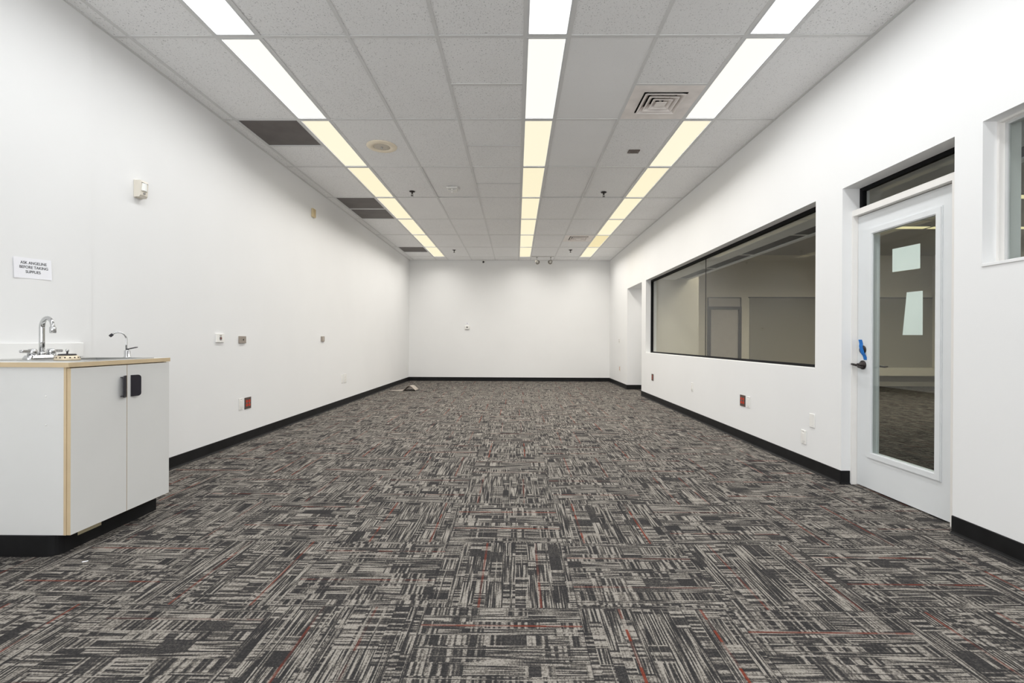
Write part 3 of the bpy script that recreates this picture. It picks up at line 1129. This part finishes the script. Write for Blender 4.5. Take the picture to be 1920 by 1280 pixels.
cab_door(KY + 0.002, YS - 0.0015, 2.608 - 0.004, -1)
cab_door(YS + 0.0015, KE - 0.002, 2.640 - 0.008, 1)
a = MB()                                                         # rounded black toe kick
kx, ky = -2.236, 2.266
r = 0.05
out = [(BW, ky), (kx - r, ky)] + [(kx - r + r * math.sin(math.radians(15 * i)), ky + r - r * math.cos(math.radians(15 * i))) for i in range(1, 7)] + [(kx, KE - 0.02), (BW, KE - 0.02)]
a.poly_prism(out, 'z', 0.0, KB)
a.build('toe_kick', BLACKV, cab)
a = MB(); a.box(kx + 0.0002, kx + 0.0022, 2.385, 2.520, 0.058, 0.090); tp = a.build('masking_tape', TAPE, cab); tp['label'] = 'buff tape strip on the black toe kick'
a = MB(); a.box(kx + 0.0002, kx + 0.004, 2.845, 2.898, 0.082, 0.100); a.build('masking_tape', TAPE, cab)
for z in (0.780, 0.640):
    a = MB(); a.lathe([(0.0, 0.002), (0.004, 0.0012), (0.0045, 0.0)], (-2.290, KY, z), (0, -1, 0), 14); a.build('screw_cap', PLATEW, cab)

ct = thing('countertop', (-2.45, 2.6, CT), 'pale laminate countertop with beige front edge on the sink cabinet', 'countertop')
SX0, SX1, SY0, SY1 = -2.530, -2.250, 2.505, 2.815                 # bowl opening
a = MB()
x0, x1, y0, y1 = BW, KX + 0.004, KY - 0.014, KE - 0.002
for (p, q, s, u) in ((x0, x1, y0, SY0), (x0, x1, SY1, y1), (x0, SX0, SY0, SY1), (SX1, x1, SY0, SY1)):
    a.box(p, q, s, u, CB, CT)
a.build('slab', COUNTER, ct)
a = MB()
a.box(x0, x1 + 0.0015, y0 - 0.0015, y0, CB, CT)
a.box(x1, x1 + 0.0015, y0, y1, CB, CT)
a.box(x0, x1 + 0.0015, y1, y1 + 0.0015, CB, CT)
a.build('edge_band', BEIGE, ct)
a = MB()
a.box(BW, BW + 0.018, y0, 3.010, CT, 1.036, 0.004)
tag(a.build('backsplash', paint('white_backsplash', (0.84, 0.84, 0.83), 0.35, 0.01, 8, 0.4)), 'low white backsplash strip on the left wall behind the faucet', 'backsplash')

sk = thing('sink', (-2.44, 2.64, CT), 'shallow stainless steel bar sink set in the counter', 'sink')
a = MB()
ox0, ox1, oy0, oy1 = -2.690, -2.205, 2.392, 2.850
for (p, q, s, u) in ((ox0, ox1, oy0, SY0), (ox0, ox1, SY1, oy1), (ox0, SX0, SY0, SY1), (SX1, ox1, SY0, SY1)):
    a.box(p, q, s, u, CT, CT + 0.0035)
a.build('rim', STEEL, sk)
a = MB()
bz = CT - 0.16
for (p, q, s, u, z0, z1) in ((SX0, SX0 + .002, SY0, SY1, bz, CT), (SX1 - .002, SX1, SY0, SY1, bz, CT), (SX0, SX1, SY0, SY0 + .002, bz, CT), (SX0, SX1, SY1 - .002, SY1, bz, CT), (SX0, SX1, SY0, SY1, bz - .002, bz)):
    a.box(p, q, s, u, z0, z1)
a.build('bowl', STEEL, sk)
a = MB(); a.lathe([(0.045, 0.0), (0.043, 0.003), (0.030, 0.001), (0.0, 0.0)], (-2.39, 2.66, bz), seg=28); a.build('drain', CHROME, sk)

# two-handle gooseneck faucet on the sink deck
FX, FY, FZ = -2.605, 2.565, CT + 0.0035
fa = thing('faucet', (FX, FY, FZ), 'chrome two-handle gooseneck faucet on the counter by the left wall', 'faucet')
a = MB()
pl = rounded(0.056, 0.180, 0.022)
pt = rounded(0.046, 0.160, 0.018)
A = [a.bm.verts.new((FX + u, FY + v, FZ)) for u, v in pl]
B = [a.bm.verts.new((FX + u, FY + v, FZ + 0.008)) for u, v in pl]
Cc = [a.bm.verts.new((FX + u, FY + v, FZ + 0.022)) for u, v in pt]
n = len(pl)
for P, Q in ((A, B), (B, Cc)):
    for i in range(n):
        a.bm.faces.new((P[i], P[(i + 1) % n], Q[(i + 1) % n], Q[i]))
a.bm.faces.new(Cc); a.bm.faces.new(A[::-1])
a.build('deck_plate', CHROME, fa)
a = MB()
a.lathe([(0.019, 0.020), (0.019, 0.036), (0.016, 0.040)], (FX, FY, FZ), seg=28)
hgt, reach = 0.172, 0.105
dv = Vector((0.93, -0.36, 0)).normalized()
pts = [(FX, FY, FZ + 0.03), (FX, FY, FZ + 0.10), (FX, FY, FZ + hgt - 0.01)]
rad = reach / 2
for i in range(0, 15):
    an = math.pi - math.pi * 1.02 * i / 14
    cc = Vector((FX, FY, FZ + hgt)) + dv * rad
    pts.append(tuple(cc + dv * rad * math.cos(an) + Vector((0, 0, rad * math.sin(an) * 1.0))))
end = Vector(pts[-1])
a.tube(pts, [0.0125] * 3 + [0.0125 - 0.0025 * min(1, i / 10) for i in range(15)], 20)
sp = a.build('spout', CHROME, fa)
a = MB(); a.lathe([(0.0105, 0.008), (0.0145, 0.004), (0.0145, -0.024), (0.012, -0.026), (0.0, -0.024)], end, seg=24); a.build('aerator', CHROME, fa)
for s in (-1, 1):
    hy = FY + s * 0.051
    a = MB()
    a.lathe([(0.021, 0.020), (0.020, 0.046), (0.016, 0.056), (0.0, 0.058)], (FX, hy, FZ), seg=24)
    a.box(FX - 0.010, FX + 0.010, min(hy, hy + s * 0.062), max(hy, hy + s * 0.062), FZ + 0.036, FZ + 0.052, 0.005, 2)
    a.build('handle', CHROME, fa)

# basket strainer lying upside down on the sink deck
SXc, SYc, SZc = -2.352, 2.448, CT + 0.0035
ss = thing('sink_strainer', (SXc, SYc, SZc), 'cream metal sink strainer basket with black rubber top beside the faucet', 'strainer')
a = MB(); a.lathe([(0.051, 0.0), (0.053, 0.004), (0.052, 0.010), (0.046, 0.022), (0.034, 0.026), (0.0, 0.026)], (SXc, SYc, SZc), seg=36); a.build('basket', DULLSTEEL, ss)
a = MB()
for i in range(16):
    an = 2 * math.pi * (i + 0.5) / 16
    c = Vector((math.cos(an), math.sin(an), 0))
    a.lathe([(0.0034, -0.003), (0.0034, 0.0012), (0.0, 0.0012)], Vector((SXc, SYc, SZc + 0.0145)) + c * 0.0498, c + Vector((0, 0, 0.4)), 10)
a.build('drain_holes', SLOT, ss)
a = MB(); a.lathe([(0.033, 0.024), (0.038, 0.028), (0.034, 0.033), (0.0, 0.034)], (SXc, SYc, SZc), seg=32); a.build('rubber_stopper', BLACKP, ss)
a = MB(); a.lathe([(0.004, 0.033), (0.004, 0.044), (0.007, 0.047), (0.007, 0.056), (0.004, 0.059), (0.0, 0.059)], (SXc, SYc, SZc), seg=18); a.build('knob', STEEL, ss)

# slim drinking water tap
DX, DY, DZ = -2.388, 2.872, CT
dw = thing('water_tap', (DX, DY, DZ), 'slim chrome drinking water tap with black lever at counter end', 'tap')
a = MB(); a.lathe([(0.020, 0.0), (0.020, 0.006), (0.016, 0.010), (0.016, 0.044), (0.008, 0.050)], (DX, DY, DZ), seg=24); a.build('body', CHROME, dw)
a = MB()
pts = [(DX - 0.006, DY, DZ + 0.04), (DX - 0.006, DY, DZ + 0.085), (DX - 0.006, DY, DZ + 0.115)]
for i in range(1, 13):
    an = math.radians(0 + 140 * i / 12)
    rr = 0.042
    pts.append((DX - 0.006 - 0.026 * (1 - math.cos(an)) * 0.75, DY - rr * (1 - math.cos(an)) * 0.85, DZ + 0.115 + 0.040 * math.sin(an)))
a.tube(pts, 0.0046, 14)
a.build('spout', CHROME, dw)
e = Vector(pts[-1]); e0 = Vector(pts[-2])
a = MB(); a.tube([tuple(e - (e - e0).normalized() * 0.004), tuple(e + (e - e0).normalized() * 0.014)], 0.0082, 16); a.build('tip', BLACKP, dw)
a = MB(); a.box(DX - 0.006, DX + 0.012, DY - 0.004, DY + 0.070, DZ + 0.051, DZ + 0.056, 0.002, 2, (math.radians(9), 0, 0), (DX, DY, DZ + 0.05)); a.build('lever', BLACKP, dw)

# curled sheet by the far left corner, scrap by the cabinet
t = thing('vinyl_sheet', (-2.36, 9.86, 0.0), 'curled beige-grey sheet lying on the carpet near the far left corner', 'sheet')
a = MB()
nu, nv = 26, 4
rows = []
prof = []
xx, zz = -0.27, 0.004
for i in range(nu + 1):
    s = i / nu
    if s < 0.50: z = 0.004
    else:
        z = 0.004 + 0.105 * math.sin((s - 0.50) / 0.50 * math.pi * 0.95) ** 1.3
    prof.append((-0.27 + 0.53 * s, z))
for i, (px, pz) in enumerate(prof):
    s = i / nu
    y0_ = -0.09 + 0.02 * s
    y1_ = -0.04 + 0.30 * min(1, s * 1.6)
    rows.append([(px, y0_ + (y1_ - y0_) * j / nv, pz * (1.0 - 0.12 * j / nv) + 0.001) for j in range(nv + 1)])
top = [[a.bm.verts.new((p[0], p[1], p[2] + 0.002)) for p in r_] for r_ in rows]
bot = [[a.bm.verts.new((p[0] + 0.001, p[1], p[2] - 0.002)) for p in r_] for r_ in rows]
for i in range(nu):
    for j in range(nv):
        a.bm.faces.new((top[i][j], top[i + 1][j], top[i + 1][j + 1], top[i][j + 1])).smooth = True
        a.bm.faces.new((bot[i][j], bot[i][j + 1], bot[i + 1][j + 1], bot[i + 1][j])).smooth = True
    for j in (0, nv):
        a.bm.faces.new((top[i][j], top[i + 1][j], bot[i + 1][j], bot[i][j]))
for i in (0, nu):
    for j in range(nv):
        a.bm.faces.new((top[i][j], top[i][j + 1], bot[i][j + 1], bot[i][j]))
a.build('sheet', SHEET, t, local=True)

m = MB()
m.box(-2.062, -2.040, 2.222, 2.230, 0.0, 0.0012, 0, 2, (0, 0, math.radians(35)))
tag(m.build('paper_scrap', PAPER), 'tiny white paper scrap on carpet in front of the cabinet', 'scrap')

# ------------------------------------------------------------------ windows in the right wall
def ring_y(mb, x0, x1, y0, y1, z0, z1, w, wb=None):
    """rectangular frame lying in the plane of the right wall"""
    wb = wb or w
    mb.box(x0, x1, y0, y0 + w, z0, z1)
    mb.box(x0, x1, y1 - w, y1, z0, z1)
    mb.box(x0, x1, y0 + w, y1 - w, z0, z0 + wb)
    mb.box(x0, x1, y0 + w, y1 - w, z1 - w, z1)


w1 = thing('window_1', (2.545, (W1[0] + W1[1]) / 2, W1[2]), 'long black-framed interior window in the right wall', 'window', kind='structure')
a = MB(); ring_y(a, 2.522, 2.568, W1[0], W1[1], W1[2], W1[3], 0.030, 0.022); a.build('window_frame', BLACKF, w1)
YM = 6.37
for ya, yb in ((W1[0] + 0.026, YM - 0.0028), (YM + 0.0028, W1[1] - 0.026)):
    a = MB(); a.box(2.542, 2.548, ya, yb, W1[2] + 0.018, W1[3] - 0.026); a.build('pane', GLASS, w1)
a = MB(); a.box(2.541, 2.549, YM - 0.0028, YM + 0.0028, W1[2] + 0.02, W1[3] - 0.03); a.build('joint_seal', SLOT, w1)

w2 = thing('window_2', (2.54, (W2[0] + W2[1]) / 2, W2[2]), 'white-framed window at the right edge of the picture', 'window', kind='structure')
a = MB(); ring_y(a, 2.502, 2.532, W2[0], W2[1], W2[2], W2[3], 0.012); a.build('window_frame', TRIMW, w2)
a = MB(); ring_y(a, 2.532, 2.552, W2[0], W2[1], W2[2], W2[3], 0.024); a.build('sash', REVEAL, w2)
a = MB(); a.box(2.539, 2.545, W2[0] + 0.02, W2[1] - 0.02, W2[2] + 0.02, W2[3] - 0.02); a.build('pane', GLASSD, w2)
a = MB(); a.box(XR - 0.006, 2.502, W2[0] - 0.0, W2[1] - 0.001, W2[2] - 0.012, W2[2] + 0.004, 0.002); a.build('window_sill', WHITE, w2)

# ------------------------------------------------------------------ glazed door with transom
DXF = 2.540                                                      # face of the leaf
HJ = 1.990                                                       # underside of the head
DY0, DY1 = 2.738, 3.533
m = MB()
m.box(2.500, XO, DY1 + 0.002, DR[1], 0, 2.030)
m.box(2.500, XO, DR[0], DY0 - 0.003, 0, 2.030)
m.box(2.500, XO, DY0 - 0.003, DY1 + 0.002, HJ + 0.003, 2.030)
m.box(2.500, 2.540, DR[0], DR[1], 2.030, 2.036, 0.002)
m.box(2.585, 2.600, DY1 - 0.010, DY1 + 0.002, 0, HJ)
struct(m, 'trim_2', TRIMW)

dr = thing('door_1', (DXF, (DY0 + DY1) / 2, 0.006), 'white door with a tall glass pane in the right wall', 'door', kind='structure')
GY0, GY1, GZ0, GZ1 = 2.870, 3.396, 0.262, 1.842
a = MB()
x0, x1 = DXF, DXF + 0.044
a.box(x0, x1, DY0, GY0, 0.008, HJ - 0.002)
a.box(x0, x1, GY1, DY1, 0.008, HJ - 0.002)
a.box(x0, x1, GY0, GY1, 0.008, GZ0)
a.box(x0, x1, GY0, GY1, GZ1, HJ - 0.002)
a.build('leaf', DOORW, dr)
a = MB()                                                         # stepped moulding round the glass
for (xa, xb, o, i) in ((x0 - 0.010, x0 + 0.002, 0.030, -0.004), (x0 - 0.005, x0 + 0.006, 0.036, -0.010), (x1 - 0.002, x1 + 0.010, 0.030, -0.004)):
    Y0_, Y1_, Z0_, Z1_ = GY0 - o, GY1 + o, GZ0 - o, GZ1 + o
    w = o - i
    ring_y(a, xa, xb, Y0_, Y1_, Z0_, Z1_, w)
a.build('glazing_bead', DOORW, dr)
a = MB(); a.box(DXF + 0.001, DXF + 0.007, GY0 + 0.001, GY1 - 0.001, GZ0 + 0.001, GZ1 - 0.001); a.build('pane', GLASSD, dr)
# lever handle set, both sides
HY, HZ = 3.479, 0.893
lv = MB()
lv.lathe([(0.033, 0.0), (0.033, 0.005), (0.026, 0.011), (0.014, 0.014), (0.012, 0.040), (0.0, 0.042)], (DXF, HY, HZ), (-1, 0, 0), 30)
lv.tube([(DXF - 0.034, HY - 0.004, HZ), (DXF - 0.042, HY + 0.012, HZ - 0.002), (DXF - 0.044, HY + 0.032, HZ + 0.001), (DXF - 0.046, HY + 0.050, HZ + 0.004)], [0.011, 0.009, 0.0085, 0.0075], 14)
lv.tube([(DXF - 0.036, HY, HZ - 0.002), (DXF - 0.044, HY - 0.020, HZ - 0.014), (DXF - 0.046, HY - 0.046, HZ - 0.017), (DXF - 0.046, HY - 0.070, HZ - 0.013)], [0.011, 0.0085, 0.0075, 0.006], 14)
lv.build('lever_handle', BRONZE, dr)
lv = MB()
lv.lathe([(0.033, 0.0), (0.033, 0.005), (0.026, 0.011), (0.012, 0.014), (0.012, 0.045), (0.0, 0.046)], (DXF + 0.044, HY, HZ), (1, 0, 0), 30)
lv.tube([(DXF + 0.084, HY, HZ), (DXF + 0.090, HY - 0.035, HZ - 0.006), (DXF + 0.090, HY - 0.085, HZ - 0.010), (DXF + 0.088, HY - 0.115, HZ - 0.006)], [0.011, 0.008, 0.007, 0.006], 14)
lv.build('lever_handle', BRONZE, dr)
BZ = 1.000
a = MB(); a.lathe([(0.032, 0.0), (0.032, 0.004), (0.028, 0.008), (0.0, 0.0085)], (DXF, HY, BZ + 0.004), (-1, 0, 0), 30); a.build('deadbolt', BRONZE, dr)
for z in (0.26, 1.03, 1.74):
    a = MB(); a.lathe([(0.007, -0.048), (0.007, 0.048)], (DXF - 0.004, DY0 - 0.001, z), seg=14); a.box(DXF - 0.001, DXF + 0.002, DY0, DY0 + 0.018, z - 0.048, z + 0.048)
    a.build('hinge', BRONZE, dr)

# blue tape over the deadbolt
t = thing('tape_strip', (DXF - 0.017, HY, BZ + 0.004), 'strip of blue tape stuck over the deadbolt of the glass door', 'tape')
a = MB()
n = 8
zs = []
for i in range(15):
    dz = -0.074 + 0.148 * i / 14
    lift = 0.0002 + 0.0088 * max(0.0, 1 - max(0.0, abs(dz) - 0.027) / 0.020) ** 1.2
    zs.append((dz, -lift, -0.028 * dz / 0.074))
rows = []
for dz, dx, dy in zs:
    zz = BZ + 0.004 + dz
    yl, yr = HY - dy + 0.018, HY - dy - 0.018
    rows.append([a.bm.verts.new(p) for p in ((DXF + dx - 0.0007, yl, zz), (DXF + dx - 0.0007, yr, zz), (DXF + dx, yr, zz), (DXF + dx, yl, zz))])
for P, Q in zip(rows[:-1], rows[1:]):
    for i in range(4):
        a.bm.faces.new((P[i], P[(i + 1) % 4], Q[(i + 1) % 4], Q[i]))
a.bm.faces.new(rows[0][::-1])
a.bm.faces.new(rows[-1])
a.build('tape', BLUET, t)


# two sheets of paper stuck to the far side of the door glass
def sheet(label, pts, lift=0.0):
    xg = DXF + 0.0074
    cy = sum(p[0] for p in pts) / 4
    cz = sum(p[1] for p in pts) / 4
    t = thing('paper_sheet', (xg, cy, cz), label, 'paper', 'papers on the door glass')
    a = MB()
    a.poly_prism(pts, 'x', xg, xg + 0.0008)
    a.build('paper', PAPERG, t)


sheet('white paper on the door glass, upper landscape sheet', [(3.222, 1.535), (3.223, 1.691), (3.003, 1.685), (3.002, 1.527)])
sheet('white paper on the door glass, lower upright sheet with slanted edge', [(3.135, 1.108), (3.103, 1.386), (2.982, 1.384), (2.981, 1.106)])

# transom light over the door
w3 = thing('window_3', (2.56, (DR[0] + DR[1]) / 2, 2.036), 'narrow black-framed transom above the glass door', 'window', kind='structure')
a = MB(); ring_y(a, 2.556, 2.590, DR[0], DR[1], 2.036, DR[3], 0.026, 0.012); a.build('window_frame', BLACKF, w3)
a = MB(); a.box(2.570, 2.576, DR[0] + 0.02, DR[1] - 0.02, 2.044, DR[3] - 0.02); a.build('pane', GLASS, w3)

# ------------------------------------------------------------------ the dim room behind the glass
FYW = 11.45                                                      # its far wall
X2 = 10.0
m = MB()
m.box(3.47, X2, FYW, FYW + 0.1, 0, ZC + 0.1)
m.box(XO, 3.47, AL[0] - 0.115, AL[0] - 0.1, 0, ZC)               # fabric on the alcove box
m.box(3.47, 3.485, AL[0] - 0.115, FYW, 0, ZC)
struct(m, 'wall_next_room_far', R2WALL)
m = MB(); m.box(X2, X2 + 0.1, YR, FYW + 0.1, 0, ZC + 0.1); struct(m, 'wall_next_room_right', R2WALL)
m = MB(); m.box(XO, X2, YR - 0.1, YR, 0, ZC + 0.1); struct(m, 'wall_next_room_rear', R2WALL)
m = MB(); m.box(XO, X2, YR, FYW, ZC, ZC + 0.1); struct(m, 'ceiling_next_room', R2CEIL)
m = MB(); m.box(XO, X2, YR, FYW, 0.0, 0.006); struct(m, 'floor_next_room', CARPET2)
# darker wainscot panel with a thin rail, and a low ledge
m = MB(); m.box(5.63, X2, FYW - 0.015, FYW, 0.0, 2.115); struct(m, 'trim_3', R2LOW)
m = MB(); m.box(5.60, X2, FYW - 0.022, FYW, 2.115, 2.135); struct(m, 'trim_4', R2TRIM)
m = MB(); m.box(6.2, X2, FYW - 0.34, FYW - 0.015, 0.27, 0.452, 0.004); m.box(6.3, X2, FYW - 0.10, FYW - 0.015, 0.006, 0.27); struct(m, 'trim_5', R2LEDGE)
# soffit right behind the window, with dark lay-in panels
m = MB()
m.box(XO, 3.03, YR, AL[0] - 0.12, 2.235, 2.30)
m.box(3.03, 3.245, YR, AL[0] - 0.12, 2.262, 2.30)
m.box(3.245, 3.30, YR, AL[0] - 0.12, 2.235, ZC)
struct(m, 'ceiling_soffit', R2SOFF)
m = MB(); m.box(3.03, 3.245, YR, AL[0] - 0.12, 2.252, 2.262); struct(m, 'trim_6', R2TRIM)
m = MB()
yy = 0.4
while yy < AL[0] - 0.2:
    m.box(3.03, 3.245, yy - 0.012, yy + 0.012, 2.243, 2.252)
    yy += 1.2192
struct(m, 'trim_7', TRIMW)
# far door with its transom panel
d2 = thing('door_2', (5.03, FYW, 0), 'closed taupe door with dark frame seen through the long window', 'door', kind='structure')
a = MB()
xa, xb = 4.615, 5.420
a.box(xa, xa + 0.07, FYW - 0.05, FYW, 0.006, 1.90); a.box(xb - 0.07, xb, FYW - 0.05, FYW, 0.006, 1.90)
a.box(xa, xb, FYW - 0.05, FYW, 1.830, 1.90)
a.box(xa, xa + 0.02, FYW - 0.03, FYW, 1.90, 2.125); a.box(xb - 0.02, xb, FYW - 0.03, FYW, 1.90, 2.125); a.box(xa, xb, FYW - 0.03, FYW, 2.105, 2.125)
a.build('door_frame', R2TRIM, d2)
a = MB(); a.box(xa + 0.07, xb - 0.07, FYW - 0.02, FYW - 0.001, 0.010, 1.830); a.build('leaf', R2DOOR, d2)
a = MB(); a.box(xa + 0.02, xb - 0.02, FYW - 0.012, FYW - 0.001, 1.90, 2.105); a.build('transom_panel', R2DOOR, d2)
# its ceiling lights run across
TONE2 = mat_diffuser('dim_yellow_diffuser', (1.0, 0.88, 0.48, 1), 0.85)
for yy, nm in ((6.75, 'nearer'), (8.58, 'farther')):
    for i in range(5):
        xa = 3.70 + i * 1.25
        t = thing('ceiling_light', (xa + 0.6, yy, ZC), 'yellow ceiling light behind the glass, %s row, %s from window' % (nm, ['first', 'second', 'third', 'fourth', 'fifth'][i]), 'ceiling light', 'lights of the room behind the glass')
        a = MB(); a.box(xa, xa + 1.2, yy - 0.09, yy + 0.09, ZC - 0.02, ZC, 0.003); a.build('housing', FIXT, t)
        a = MB(); a.box(xa + 0.01, xa + 1.19, yy - 0.08, yy + 0.08, ZC - 0.024, ZC - 0.02); a.build('diffuser', TONE2, t)
        ld = bpy.data.lights.new('fluorescent_lamp', 'AREA')
        ld.shape = 'RECTANGLE'
        ld.size, ld.size_y = 1.15, 0.15
        ld.energy = ROOM2_W
        ld.spread = math.radians(153)
        ld.color = (1.0, 0.93, 0.78)
        lo = bpy.data.objects.new('fluorescent_lamp', ld)
        COL.objects.link(lo)
        lo.parent = t
        lo.location = (0, 0, -0.027)

for o in BASES:
    if '_base' in o: del o['_base']
